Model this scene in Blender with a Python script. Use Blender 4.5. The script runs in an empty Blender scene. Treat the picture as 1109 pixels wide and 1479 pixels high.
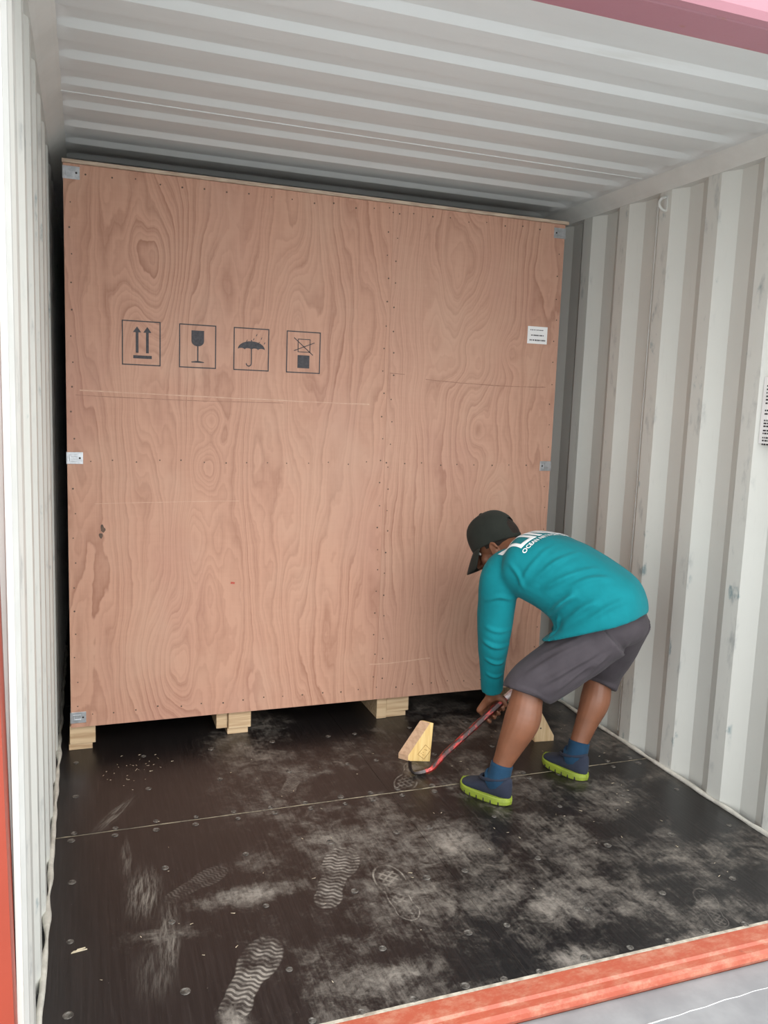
import bpy, bmesh, math, random
from mathutils import Vector, Matrix, noise, Quaternion
from mathutils.bvhtree import BVHTree

random.seed(7)
scene = bpy.context.scene
COL = scene.collection
PI = math.pi

# ------------------------------------------------------------------ camera
CAM = Vector((0.11704, -1.6849, 1.4568))
cr = Vector((0.94004725, -0.33911923, 0.03618438))
cu = Vector((0.01099882, 0.13618939, 0.99062176))
cf = Vector((0.34086682, 0.93083328, -0.13175438))
cam_data = bpy.data.cameras.new('camera')
cam = bpy.data.objects.new('camera', cam_data); COL.objects.link(cam)
m3 = Matrix((cr, cu, -cf)).transposed()
cam.matrix_world = Matrix.Translation(CAM) @ m3.to_4x4()
cam_data.sensor_fit = 'VERTICAL'; cam_data.sensor_height = 36.0; cam_data.sensor_width = 27.0
cam_data.lens = 1187.6 / 1479 * 36.0
cam_data.clip_start = 0.01; cam_data.clip_end = 400
scene.camera = cam

# ------------------------------------------------------------------ sky, exposure
world = bpy.data.worlds.new('overcast_sky'); scene.world = world
world.use_nodes = True
bg = world.node_tree.nodes['Background']
bg.inputs['Color'].default_value = (0.94, 0.975, 1.0, 1); bg.inputs['Strength'].default_value = 1.0
sun_data = bpy.data.lights.new('hazy_sun', 'SUN'); sun_data.energy = 0.6; sun_data.angle = math.radians(50)
sun_data.color = (1.0, 0.97, 0.92)
sun = bpy.data.objects.new('hazy_sun', sun_data); COL.objects.link(sun)
sun.rotation_euler = Vector((-0.10, 0.80, -0.62)).to_track_quat('-Z', 'Y').to_euler()
vs = scene.view_settings
vs.view_transform = 'Standard'; vs.look = 'None'; vs.gamma = 1.0; vs.use_curve_mapping = False
vs.exposure = 1.60
scene.cycles.max_bounces = 6; scene.cycles.diffuse_bounces = 4

# ------------------------------------------------------------------ node helpers
class NG:
    def __init__(s, name, rough=0.6, metal=0.0, spec=0.5):
        s.m = bpy.data.materials.new(name); s.m.use_nodes = True
        s.t = s.m.node_tree; s.b = s.t.nodes['Principled BSDF']
        s.b.inputs['Roughness'].default_value = rough; s.b.inputs['Metallic'].default_value = metal
        s.b.inputs['Specular IOR Level'].default_value = spec
    def n(s, typ, **kw):
        x = s.t.nodes.new(typ)
        for k, v in kw.items(): setattr(x, k, v)
        return x
    def put(s, sock, v):
        if isinstance(v, bpy.types.NodeSocket): s.t.links.new(v, sock)
        elif v is not None: sock.default_value = v
    def math(s, op, a, b=None, c=None, clamp=False):
        x = s.n('ShaderNodeMath', operation=op); x.use_clamp = clamp
        s.put(x.inputs[0], a)
        if b is not None: s.put(x.inputs[1], b)
        if c is not None: s.put(x.inputs[2], c)
        return x.outputs[0]
    def add(s, a, b): return s.math('ADD', a, b)
    def sub(s, a, b): return s.math('SUBTRACT', a, b)
    def mul(s, a, b): return s.math('MULTIPLY', a, b)
    def coord(s, which='Object'): return s.n('ShaderNodeTexCoord').outputs[which]
    def sep(s, v):
        x = s.n('ShaderNodeSeparateXYZ'); s.put(x.inputs[0], v); return x.outputs
    def comb(s, x=0., y=0., z=0.):
        q = s.n('ShaderNodeCombineXYZ'); s.put(q.inputs[0], x); s.put(q.inputs[1], y); s.put(q.inputs[2], z); return q.outputs[0]
    def mapping(s, v, loc=(0,0,0), rot=(0,0,0), scale=(1,1,1), typ='POINT'):
        x = s.n('ShaderNodeMapping', vector_type=typ); s.put(x.inputs[0], v)
        x.inputs[1].default_value = loc; x.inputs[2].default_value = rot; x.inputs[3].default_value = scale
        return x.outputs[0]
    def noise(s, v, scale=5., detail=3., rough=.5, dist=0.):
        x = s.n('ShaderNodeTexNoise'); s.put(x.inputs['Vector'], v)
        x.inputs['Scale'].default_value = scale; x.inputs['Detail'].default_value = detail
        x.inputs['Roughness'].default_value = rough; x.inputs['Distortion'].default_value = dist
        return x.outputs['Fac']
    def ramp(s, f, stops, interp='LINEAR'):
        x = s.n('ShaderNodeValToRGB'); s.put(x.inputs[0], f); e = x.color_ramp.elements
        x.color_ramp.interpolation = interp
        while len(e) < len(stops): e.new(0.5)
        for i, (p, c) in enumerate(stops):
            e[i].position = p; e[i].color = (c, c, c, 1) if isinstance(c, (int, float)) else (*c, 1)
        return x.outputs['Color']
    def rng(s, f, a, b, c=0., d=1., smooth=True):
        x = s.n('ShaderNodeMapRange'); x.interpolation_type = 'SMOOTHSTEP' if smooth else 'LINEAR'; x.clamp = True
        s.put(x.inputs[0], f)
        for i, v in enumerate((a, b, c, d)): x.inputs[i+1].default_value = v
        return x.outputs[0]
    def mix(s, f, a, b, blend='MIX'):
        x = s.n('ShaderNodeMix', data_type='RGBA', blend_type=blend); s.put(x.inputs[0], f)
        for sock, v in ((x.inputs[6], a), (x.inputs[7], b)):
            if isinstance(v, bpy.types.NodeSocket): s.t.links.new(v, sock)
            else: sock.default_value = (*v, 1)
        return x.outputs[2]
    def color(s, c):
        if isinstance(c, bpy.types.NodeSocket): s.t.links.new(c, s.b.inputs['Base Color'])
        else: s.b.inputs['Base Color'].default_value = (*c, 1)
    def rough(s, v): s.put(s.b.inputs['Roughness'], v)
    def bump(s, h, strength=.3, dist=.01):
        x = s.n('ShaderNodeBump'); s.put(x.inputs['Height'], h)
        x.inputs['Strength'].default_value = strength; x.inputs['Distance'].default_value = dist
        s.t.links.new(x.outputs[0], s.b.inputs['Normal'])
    def gauss(s, x, y, x0, y0, sx, sy):
        a = s.math('POWER', s.mul(s.sub(x, x0), 1/sx), 2.); b = s.math('POWER', s.mul(s.sub(y, y0), 1/sy), 2.)
        return s.math('EXPONENT', s.mul(s.add(a, b), -1.))

def simple(name, c1, c2, scale=8, rough=.6, metal=0., bump=0., stretch=(1,1,1), spec=.5):
    g = NG(name, rough, metal, spec)
    v = g.mapping(g.coord(), scale=stretch)
    f = g.noise(v, scale, 4, .6)
    g.color(g.mix(g.rng(f, .3, .7), c1, c2))
    if bump: g.bump(f, bump, .01)
    return g.m

# ------------------------------------------------------------------ materials
def wall_paint(name, axis_inner, seed):
    g = NG(name, .42)
    v = g.coord(); x, y, z = g.sep(v)
    base = g.mix(g.noise(v, 3., 4, .6), (.555, .555, .515), (.62, .62, .575))
    # scuffs rubbed onto the proud faces of the corrugation
    sc = g.rng(g.noise(g.mapping(v, loc=(seed,)*3, scale=(1, 9, 3.2)), 1.6, 5, .65), .54, .74)
    inner = g.rng(g.math('ABSOLUTE', g.sub(x, axis_inner)), .012, .004)
    f = g.mul(g.mul(sc, inner), .7)
    c = g.mix(f, base, (.26, .28, .28))
    spot = g.mul(g.rng(g.noise(g.mapping(v, loc=(0, seed, 2), scale=(1, 6, 3)), 2.6, 4, .6), .62, .74), inner)
    c = g.mix(g.mul(spot, .8), c, (.15, .23, .25))
    rust = g.rng(g.noise(g.mapping(v, loc=(3, seed, 1)), 9., 5, .7), .735, .79)
    c = g.mix(g.mul(rust, .5), c, (.42, .20, .10))
    fine = g.rng(g.noise(g.mapping(v, scale=(1, 60, 3)), 3., 3, .6), .60, .8)
    c = g.mix(g.mul(fine, .16), c, (.33, .32, .29))
    g.color(c); g.bump(g.noise(v, 60., 3, .6), .06, .004)
    return g.m

def ceiling_paint():
    g = NG('ceiling_paint', .45)
    v = g.coord()
    c = g.mix(g.noise(g.mapping(v, scale=(1, 3, 1)), 4., 5, .65), (.57, .588, .582), (.64, .658, .652))
    st = g.rng(g.noise(g.mapping(v, scale=(.8, 12, 1)), 2.2, 4, .6), .58, .8)
    c = g.mix(g.mul(st, .22), c, (.36, .33, .27))
    g.color(c); return g.m

def orange_paint(name, c1=(.34, .050, .024), c2=(.27, .042, .021), dusty=.0):
    g = NG(name, .45)
    v = g.coord()
    c = g.mix(g.noise(v, 5., 5, .6), c1, c2)
    chip = g.rng(g.noise(g.mapping(v, scale=(1, 2.5, 2)), 14., 6, .7), .60, .74)
    c = g.mix(g.mul(chip, .55), c, (.30, .13, .075))
    if dusty:
        d = g.rng(g.noise(g.mapping(v, scale=(.8, 1.6, 1)), 17., 8, .75), .42, .72)
        c = g.mix(g.mul(d, dusty), c, (.50, .31, .21))
        sc = g.rng(g.noise(g.mapping(v, rot=(0, 0, .5), scale=(4, 30, 1)), 5., 4, .65), .66, .80)
        c = g.mix(g.mul(sc, .7), c, (.70, .45, .33))
        bl = g.rng(g.noise(g.mapping(v, loc=(4, 2, 0)), 22., 5, .7), .66, .75)
        c = g.mix(g.mul(bl, .7), c, (.09, .06, .05))
    g.color(c); g.bump(g.noise(v, 40, 4, .6), .15, .004)
    return g.m

def footprint(g, v, loc, ang, length=.30, kind='wave'):
    """dusty shoe print: v in floor coordinates; returns mask"""
    w = g.mapping(v, loc=(loc[0], loc[1], 0), rot=(0, 0, ang), scale=(length, length, 1), typ='TEXTURE')
    wob = g.noise(v, 16., 3, .6)
    u, q, _ = g.sep(w)
    u = g.add(u, g.mul(g.sub(wob, .5), .05))
    def ell(u0, q0, a, b):
        return g.math('SQRT', g.add(g.math('POWER', g.mul(g.sub(u, u0), 1/a), 2.), g.math('POWER', g.mul(g.sub(q, q0), 1/b), 2.)))
    dist = g.math('SMOOTH_MIN', g.math('SMOOTH_MIN', ell(.2, .0, .30, .175), ell(-.12, .015, .3, .12), .25), ell(-.33, 0., .17, .125), .2)
    body = g.rng(dist, 1.02, .9)
    wave = g.math('SINE', g.add(g.mul(u, 128.), g.mul(g.math('SINE', g.mul(q, 50.)), 1.5)))
    if kind == 'wave':
        tread = g.rng(wave, -.35, .5)
        worn = g.rng(g.noise(v, 11., 4, .65), .30, .62)
        return g.mul(g.mul(body, g.add(g.mul(tread, .75), .25)), worn)
    rim = g.mul(body, g.rng(dist, .80, .92))
    a = g.rng(g.math('ABSOLUTE', g.math('SINE', g.mul(g.add(u, q), 30.))), .75, .95)
    b = g.rng(g.math('ABSOLUTE', g.math('SINE', g.mul(g.sub(u, q), 30.))), .75, .95)
    inside = g.mul(g.mul(g.math('MAXIMUM', a, b), body), g.rng(dist, .75, .6))
    return g.mul(g.math('MAXIMUM', rim, g.mul(inside, .7)), g.rng(g.noise(v, 14., 3, .6), .3, .6))

def floor_ply():
    g = NG('black_phenolic_plywood', .42)
    v = g.coord(); x, y, z = g.sep(v)
    grain = g.noise(g.mapping(v, scale=(55, 2.2, 1)), 2., 4, .65)
    base = g.mix(g.rng(grain, .35, .75), (.0060, .0050, .0052), (.0165, .0135, .0133))
    # broad dust where people walk
    P = [(1.26, .66, .15, .17, .70), (.86, .10, .10, .07, .62), (.43, .06, .04, .07, .7), (1.42, .26, .15, .14, .62), (1.02, .42, .22, .24, .55),
         (1.05, .72, .16, .14, .5), (.56, .56, .17, .05, .75), (.84, .80, .1, .06, .65), (1.34, .03, .10, .06, .66), (1.86, .12, .06, .06, .55),
         (.62, .72, .1, .1, .45), (1.9, .72, .12, .1, .5), (1.2, 1.45, .16, .16, .4), (.85, 1.3, .2, .1, .25), (1.55, .5, .3, .2, .35),
         (.30, .44, .1, .05, .5), (1.28, .36, .2, .2, .5), (1.0, 1.0, .3, .2, .3), (.78, .42, .2, .2, .22), (.95, .0, .4, .1, .3)]
    d = None
    for (a, b, sx, sy, k) in P:
        q = g.mul(g.gauss(x, y, a, b, sx*1.15, sy*1.15), k)
        d = q if d is None else g.math('MAXIMUM', d, q)
    fine = g.noise(v, 13., 9, .74, .5)
    streak = g.noise(g.mapping(v, rot=(0, 0, .06), scale=(60, 5, 1)), 1.5, 5, .7)
    grit = g.noise(v, 55., 6, .75)
    mott = g.add(g.add(g.mul(fine, .55), g.mul(streak, .20)), g.mul(grit, .25))
    broad = g.mul(g.rng(g.noise(v, 2.1, 4, .6), .34, .60), g.rng(x, .30, .80))
    field = g.math('MAXIMUM', d, g.mul(broad, .50))
    d = g.mul(g.rng(g.add(mott, g.mul(field, .34)), .56, .84), g.add(.20, g.mul(field, .95)))
    # brushed scratches
    s1 = g.rng(g.noise(g.mapping(v, rot=(0, 0, .12), scale=(120, 3, 1)), 1.6, 4, .7), .58, .76)
    s1m = g.rng(g.noise(g.mapping(v, loc=(5, 3, 0)), 3.2, 4, .6), .42, .62)
    d = g.math('MAXIMUM', d, g.mul(g.mul(s1, s1m), .16))
    # smeared streaks near the left wall
    for (a, b, sx, sy, ang, k) in ((.225, .86, .016, .12, -.05, .38), (.265, .66, .045, .12, -.12, .62), (.315, .43, .028, .16, -.10, .55), (.20, 1.16, .022, .13, -.55, .55), (.27, .30, .05, .10, -.1, .22), (1.95, .42, .1, .016, .1, .3), (1.58, .42, .010, .20, .25, .26)):
        w = g.mapping(v, loc=(a, b, 0), rot=(0, 0, ang), typ='TEXTURE'); wx, wy, _ = g.sep(w)
        e = g.gauss(wx, wy, 0., 0., sx, sy)
        st = g.rng(g.noise(g.mapping(w, scale=(55, 6, 1)), 2., 6, .7), .40, .68)
        d = g.math('MAXIMUM', d, g.mul(g.mul(g.rng(e, .05, .8), st), k))
    for (loc, ang, ln, kind, k) in (((.50, .215), math.atan2(.29, .17), .33, 'wave', .95), ((.835, .585), math.atan2(.335, .18), .35, 'wave', 1.),
                                    ((.985, .455), math.atan2(1, 0.03), .30, 'rim', 1.), ((.86, 1.24), math.atan2(.16, .09), .24, 'wave', .7),
                                    ((1.30, 1.16), math.atan2(-.2, -.12), .27, 'rim', .8), ((1.86, .11), math.atan2(.11, .04), .2, 'rim', .5), ((.42, .66), .6, .24, 'wave', .35)):
        d = g.math('MAXIMUM', d, g.mul(g.mul(footprint(g, v, loc, ang, ln, kind), k), g.rng(mott, .36, .56)))
    speck = g.rng(g.noise(v, 130., 2, .5), .735, .78)
    d = g.math('MAXIMUM', d, g.mul(speck, .3))
    dust = g.mix(g.noise(v, 5., 3, .5), (.25, .225, .20), (.34, .30, .25))
    g.color(g.mix(d, base, dust))
    g.rough(g.add(.36, g.mul(d, .5)))
    g.bump(grain, .14, .003)
    return g.m

def plywood(name, seed, bumps, c_lo=(.515, .287, .198), c_hi=(.285, .128, .080)):
    g = NG(name, .55, spec=.35)
    v = g.coord(); x, y, z = g.sep(v)
    q = g.mapping(g.comb(x, 0., z), loc=(seed, 0, seed*1.7))
    warp = g.noise(g.mapping(q, scale=(2.6, 1, .42)), 1.5, 2., .5)
    small = g.noise(g.mapping(q, scale=(6, 1, 2.6)), 2.0, 3, .55)
    F = g.add(g.add(g.mul(warp, 11.), g.mul(x, 17.)), g.mul(small, 1.1))
    for (bx, bz, sx, sz, A) in bumps: F = g.add(F, g.mul(g.gauss(x, z, bx, bz, sx, sz), A))
    fr = g.math('FRACT', F)
    band = g.math('MULTIPLY', g.math('POWER', fr, 2.6), g.rng(fr, 1.0, .90))
    fr2 = g.math('FRACT', g.mul(F, 2.63))
    band2 = g.mul(g.math('POWER', fr2, 1.6), g.rng(fr2, 1., .82))
    amt = g.rng(g.noise(g.mapping(q, loc=(7, 0, 3), scale=(1.6, 1, .8)), 2., 3, .5), .3, .7, .15, 1.)
    f = g.add(g.mul(g.mul(band, .85), amt), g.mul(band2, .34))
    fib = g.noise(g.mapping(q, scale=(170, 1, 3.0)), 2., 3, .6)
    f = g.add(f, g.mul(g.sub(fib, .5), .52))
    cross = g.noise(g.mapping(q, scale=(7, 1, 60)), 1.5, 3, .6)
    f = g.add(f, g.mul(g.sub(cross, .5), .22))
    c = g.mix(g.math('ADD', f, 0., clamp=True), c_lo, c_hi)
    blot = g.noise(g.mapping(q, scale=(1, 1, .7)), 2.4, 5, .6)
    c = g.mix(g.rng(blot, .42, .74, 0., .6), c, (.53, .335, .24))
    pink = g.noise(g.mapping(q, loc=(3, 0, 9), scale=(1.2, 1, .5)), 1.7, 4, .55)
    c = g.mix(g.rng(pink, .46, .74, 0., .5), c, (.40, .200, .155))
    g.color(c); g.bump(fib, .10, .002)
    return g.m

def pine(name, c1, c2, grain_axis=1):
    g = NG(name, .6)
    v = g.coord(); sc = [38, 38, 38]; sc[grain_axis] = 2.5
    f = g.noise(g.mapping(v, scale=tuple(sc)), 1.8, 3, .55, .15)
    b = g.noise(v, 6., 3, .5)
    c = g.mix(g.rng(f, .38, .66), c1, c2)
    c = g.mix(g.rng(b, .4, .8, 0., .3), c, tuple(k*.8 for k in c1))
    g.color(c); g.bump(f, .15, .002)
    return g.m

M = {}
M['wall_l'] = wall_paint('wall_paint_left', 0.0, 1.3)
M['wall_r'] = wall_paint('wall_paint_right', 2.352, 5.1)
M['ceil'] = ceiling_paint()
M['rail'] = simple('rail_paint', (.55, .555, .525), (.61, .615, .585), 6, .5)
M['orange'] = orange_paint('orange_paint')
M['sill'] = orange_paint('worn_sill_paint', (.40, .088, .046), (.31, .064, .035), .5)
M['header'] = orange_paint('header_paint', (.37, .165, .200), (.32, .140, .170))
M['floor'] = floor_ply()
M['sub'] = simple('subfloor_steel', (.02, .02, .02), (.04, .035, .03), 10, .8)
M['seal'] = simple('white_sealant', (.62, .60, .53), (.44, .42, .37), 20, .6, bump=.3)
M['seam'] = simple('seam_sealant', (.26, .22, .15), (.09, .075, .055), 30, .8)
M['screw'] = simple('worn_screw', (.20, .185, .165), (.05, .045, .04), 45, .5, .5)
M['plyL'] = plywood('plywood_left', 2.3, [(.36-1.127, 2.02, .13, .30, -5.5), (.36-1.127, 2.14, .07, .10, 1.6), (.585-1.127, 1.17, .06, .11, 3.2), (.56-1.127, .86, .10, .16, 2.3), (.43-1.127, .35, .12, .24, 4.6), (.93-1.127, 2.2, .10, .33, -3.), (.98-1.127, .5, .07, .3, 2.), (.6-1.127, 1.36, .05, .06, 1.8)])
M['plyR'] = plywood('plywood_right', 6.1, [(1.74-1.127, 2.08, .15, .34, -5.5), (1.74-1.127, 1.62, .2, .08, -1.3), (1.80-1.127, .35, .13, .34, 4.5), (1.80-1.127, 1.35, .05, .10, 2.), (1.95-1.127, 1.70, .04, .08, 2.), (1.9-1.127, 1.0, .09, .12, 2.6)], (.505, .288, .203), (.29, .135, .088))
M['plyE'] = simple('plywood_edge', (.52, .42, .32), (.36, .26, .19), 14, .7, stretch=(1, 1, 8))
M['plyS'] = plywood('plywood_side', 9.4, [])
M['pine'] = pine('pine_skid', (.60, .44, .27), (.43, .28, .155), 0)
M['pine2'] = pine('pine_offcut', (.83, .60, .26), (.72, .47, .17), 2)
M['pine3'] = pine('pine_pale', (.74, .55, .33), (.62, .42, .22), 2)
M['zinc'] = simple('galvanised_clip', (.56, .58, .60), (.40, .42, .44), 40, .38, .85)
M['dark'] = simple('dark_hole', (.02, .018, .016), (.04, .035, .03), 20, .7)
M['nail'] = simple('nail_steel', (.16, .10, .07), (.07, .05, .04), 40, .6, .4)
M['ink'] = simple('black_ink', (.026, .024, .03), (.05, .045, .05), 90, .6)
M['paper'] = simple('white_paper', (.83, .82, .81), (.78, .77, .76), 10, .6)
M['ground'] = simple('concrete_yard', (.62, .62, .615), (.54, .54, .535), 3, .8, bump=.2)
M['ground2'] = simple('chalk_line', (.66, .66, .65), (.5, .5, .5), 30, .9)

# ------------------------------------------------------------------ mesh helpers
def link(name, bm, mat, parent=None, smooth=False):
    me = bpy.data.meshes.new(name)
    bmesh.ops.recalc_face_normals(bm, faces=bm.faces[:])
    bm.to_mesh(me); bm.free()
    if smooth:
        for p in me.polygons: p.use_smooth = True
    return link_me(name, me, mat, parent)
def link_me(name, me, mat, parent=None):
    o = bpy.data.objects.new(name, me); COL.objects.link(o)
    if mat and not me.materials: me.materials.append(mat)
    if parent: o.parent = parent
    return o
def tag(o, label=None, cat=None, group=None, kind=None):
    if label: o['label'] = label
    if cat: o['category'] = cat
    if group: o['group'] = group
    if kind: o['kind'] = kind
    return o
def empty(name, loc=(0,0,0)):
    o = bpy.data.objects.new(name, None); COL.objects.link(o); o.location = loc; o.empty_display_size = .1
    return o
def struct(name, bm, mat, label, cat='structure', smooth=False):
    return tag(link(name, bm, mat, None, smooth), label, cat, None, 'structure')
def box(bm, x0, x1, y0, y1, z0, z1, bev=0.):
    vs_ = [bm.verts.new(p) for p in ((x0,y0,z0),(x1,y0,z0),(x1,y1,z0),(x0,y1,z0),(x0,y0,z1),(x1,y0,z1),(x1,y1,z1),(x0,y1,z1))]
    fs = [bm.faces.new([vs_[i] for i in q]) for q in ((3,2,1,0),(4,5,6,7),(0,1,5,4),(1,2,6,5),(2,3,7,6),(3,0,4,7))]
    if bev:
        es = list({e for f in fs for e in f.edges})
        bmesh.ops.bevel(bm, geom=es, offset=bev, segments=2, affect='EDGES', profile=.5)
    return vs_
def boxbm(*a, **k):
    bm = bmesh.new(); box(bm, *a, **k); return bm
def prism(bm, pts, axis, a0, a1):
    """extrude 2-D polygon pts along axis (0,1,2) from a0 to a1"""
    def mk(p, a):
        l = [p[0], p[1]]; l.insert(axis, a); return bm.verts.new(l)
    A = [mk(p, a0) for p in pts]; B = [mk(p, a1) for p in pts]; n = len(pts)
    bm.faces.new(A); bm.faces.new(B[::-1])
    for i in range(n): bm.faces.new((A[i], A[(i+1) % n], B[(i+1) % n], B[i]))
def catmull(P, k=6):
    out = []
    n = len(P)
    for i in range(n-1):
        p0, p1, p2, p3 = P[max(i-1, 0)], P[i], P[i+1], P[min(i+2, n-1)]
        for j in range(k):
            t = j/k
            out.append(tuple(.5*((2*b)+(-a+c)*t+(2*a-5*b+4*c-d)*t*t+(-a+3*b-3*c+d)*t**3) for a, b, c, d in zip(p0, p1, p2, p3)))
    out.append(tuple(P[-1])); return out
def loft(bm, rings, cap=True):
    R = [[bm.verts.new(p) for p in r] for r in rings]; n = len(R[0])
    for a, b in zip(R, R[1:]):
        for i in range(n): bm.faces.new((a[i], a[(i+1) % n], b[(i+1) % n], b[i]))
    if cap: bm.faces.new(R[0][::-1]); bm.faces.new(R[-1])
def tube(bm, pts, rad, n=14, k=5, flat=None, ref=None, round_ends=True):
    """smooth tapered tube; rad numbers (or (a,b) with reference axis)"""
    P = [Vector(p) for p in pts]
    rr = [(r, r) if isinstance(r, (int, float)) else r for r in rad]
    full = catmull([(*p, *r) for p, r in zip(P, rr)], k) if k > 1 else [(*p, *r) for p, r in zip(P, rr)]
    C = [Vector(f[:3]) for f in full]; rings = []
    prev = None
    L = len(C)
    for i, c in enumerate(C):
        t = (C[min(i+1, L-1)] - C[max(i-1, 0)]).normalized()
        a = Vector(ref) if ref is not None else (prev if prev is not None else (Vector((0, 0, 1)) if abs(t.z) < .9 else Vector((1, 0, 0))))
        a = (a - t*a.dot(t)).normalized(); prev = a; b = t.cross(a)
        rings.append((c, t, a, b, full[i][3], full[i][4]))
    def ring(c, a, b, ra, rb): return [c + a*(ra*math.cos(2*PI*j/n)) + b*(rb*math.sin(2*PI*j/n)) for j in range(n)]
    out = []
    if round_ends:
        c, t, a, b, ra, rb = rings[0]; m = (ra+rb)/2
        for s in (.96, .75, .4): out.append(ring(c - t*m*s, a, b, ra*math.sqrt(1-s*s), rb*math.sqrt(1-s*s)))
    for (c, t, a, b, ra, rb) in rings: out.append(ring(c, a, b, ra, rb))
    if round_ends:
        c, t, a, b, ra, rb = rings[-1]; m = (ra+rb)/2
        for s in (.4, .75, .96): out.append(ring(c + t*m*s, a, b, ra*math.sqrt(1-s*s), rb*math.sqrt(1-s*s)))
    loft(bm, out)
def ellipsoid(bm, c, axes, r, nu=18, nv=12):
    c = Vector(c); X, Y, Z = axes
    rings = []
    for i in range(1, nv):
        th = PI*i/nv
        rings.append([c + X*(r[0]*math.sin(th)*math.cos(2*PI*j/nu)) + Y*(r[1]*math.sin(th)*math.sin(2*PI*j/nu)) + Z*(-r[2]*math.cos(th)) for j in range(nu)])
    R = [[bm.verts.new(p) for p in q] for q in rings]
    for a, b in zip(R, R[1:]):
        for i in range(nu): bm.faces.new((a[i], a[(i+1) % nu], b[(i+1) % nu], b[i]))
    lo = bm.verts.new(c - Z*r[2]); hi = bm.verts.new(c + Z*r[2])
    for i in range(nu):
        bm.faces.new((lo, R[0][(i+1) % nu], R[0][i])); bm.faces.new((hi, R[-1][i], R[-1][(i+1) % nu]))
def evaluated(bm, mods):
    """run modifiers over a throw-away object and give back the mesh"""
    bmesh.ops.recalc_face_normals(bm, faces=bm.faces[:])
    me = bpy.data.meshes.new('tmp'); bm.to_mesh(me); bm.free()
    o = bpy.data.objects.new('tmp', me); COL.objects.link(o)
    for typ, kw in mods:
        md = o.modifiers.new(typ, typ)
        for k_, v_ in kw.items(): setattr(md, k_, v_)
    dg = bpy.context.evaluated_depsgraph_get(); dg.update()
    res = bpy.data.meshes.new_from_object(o.evaluated_get(dg))
    bpy.data.objects.remove(o); bpy.data.meshes.remove(me)
    for p in res.polygons: p.use_smooth = True
    return res
def fuse(bm, voxel, smooth=6, factor=.5):
    return evaluated(bm, [('REMESH', dict(mode='VOXEL', voxel_size=voxel)), ('SMOOTH', dict(factor=factor, iterations=smooth))])

# ================================================================== THE CONTAINER
W, H, LEN = 2.352, 2.404, 5.86
PITCH, DEP = .278, .036
RC0 = .66 - 2*PITCH          # centre of a proud face of the side corrugation
def side_wall(name, x_in, sgn, mat, label):
    # profile along y: proud faces at x_in, recessed at x_in + sgn*DEP
    prof = [(0.0, x_in + sgn*.018), (RC0 - .035, x_in + sgn*.018)]
    c = RC0
    prof = [(-.0, x_in + sgn*.014), (RC0 - .09, x_in + sgn*.014), (RC0 - .035, x_in)]
    while c < LEN - .25:
        prof += [(c + .035, x_in), (c + .035 + .066, x_in + sgn*DEP), (c + .035 + .066 + .076, x_in + sgn*DEP), (c + PITCH - .035, x_in)]
        c += PITCH
    prof.append((LEN, x_in))
    bm = bmesh.new()
    th = .012
    full = [(x, y) for (y, x) in prof] + [(x + sgn*th, y) for (y, x) in prof[::-1]]
    n = len(prof)
    zs = (-.02, 2.366)
    cols = [[bm.verts.new((x, y, z)) for (x, y) in full] for z in zs]
    m = len(full)
    for i in range(m): bm.faces.new((cols[0][i], cols[0][(i+1) % m], cols[1][(i+1) % m], cols[1][i]))
    for i in range(n-1):
        for cc in cols: bm.faces.new((cc[i], cc[i+1], cc[m-2-i], cc[m-1-i]))
    o = struct(name, bm, mat, label, 'wall')
    return o
wl = side_wall('wall_left', 0.0, -1, M['wall_l'], 'corrugated white steel side wall left of the crate')
wr = side_wall('wall_right', W, 1, M['wall_r'], 'corrugated white steel side wall behind the worker')
struct('wall_back', boxbm(-.05, W+.05, LEN, LEN+.05, -.02, H+.06), M['rail'], 'closed steel end wall hidden behind the crate', 'wall')

# ceiling sheet: shallow raised pans across the container
bm = bmesh.new()
CP, RISE = .217, .0165
xs = [-.06, .0, .018, .03, .042, .056, .075, .10, .5, 1.0, 1.5, 2.0, 2.20, 2.235, 2.255, 2.268, 2.28, 2.292, 2.31, W+.06]
def fade(x):
    a = min(max((x - .018)/.07, 0), 1); b = min(max((2.292 - x)/.055, 0), 1); t = min(a, b); return t*t*(3-2*t)
ys = [(.02, 0.), (.12, 0.)]
y = .335 - CP
k = 0
while y < LEN - .3:
    ys += [(y - .118 + .0, 0.), (y - .104, 1.), (y - .014, 1.), (y - .007, .78), (y + .005, .22), (y + .012, 0.)] if k else []
    k += 1; y += CP
ys.append((LEN + .03, 0.))
grid = [[bm.verts.new((x, yy, H + RISE*h*fade(x))) for x in xs] for (yy, h) in ys]
for a, b in zip(grid, grid[1:]):
    for i in range(len(xs)-1): bm.faces.new((a[i], b[i], b[i+1], a[i+1]))
ceil = struct('ceiling', bm, M['ceil'], 'white steel roof sheet with shallow ribs across it', 'ceiling')
md = ceil.modifiers.new('thickness', 'SOLIDIFY'); md.thickness = .004; md.offset = -1 if ceil.data.polygons[0].normal.z < 0 else 1
for p in ceil.data.polygons: p.use_smooth = True
ceil.data.set_sharp_from_angle(angle=math.radians(25)) if hasattr(ceil.data, 'set_sharp_from_angle') else None

bm = bmesh.new(); tube(bm, [(.05 + 2.22*i/20, 1.279, H + .0005) for i in range(21)], [.003 + .0008*random.random() for _ in range(21)], n=6, k=1)
link('weld_seam', bm, M['ceil'], ceil, True)

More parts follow.
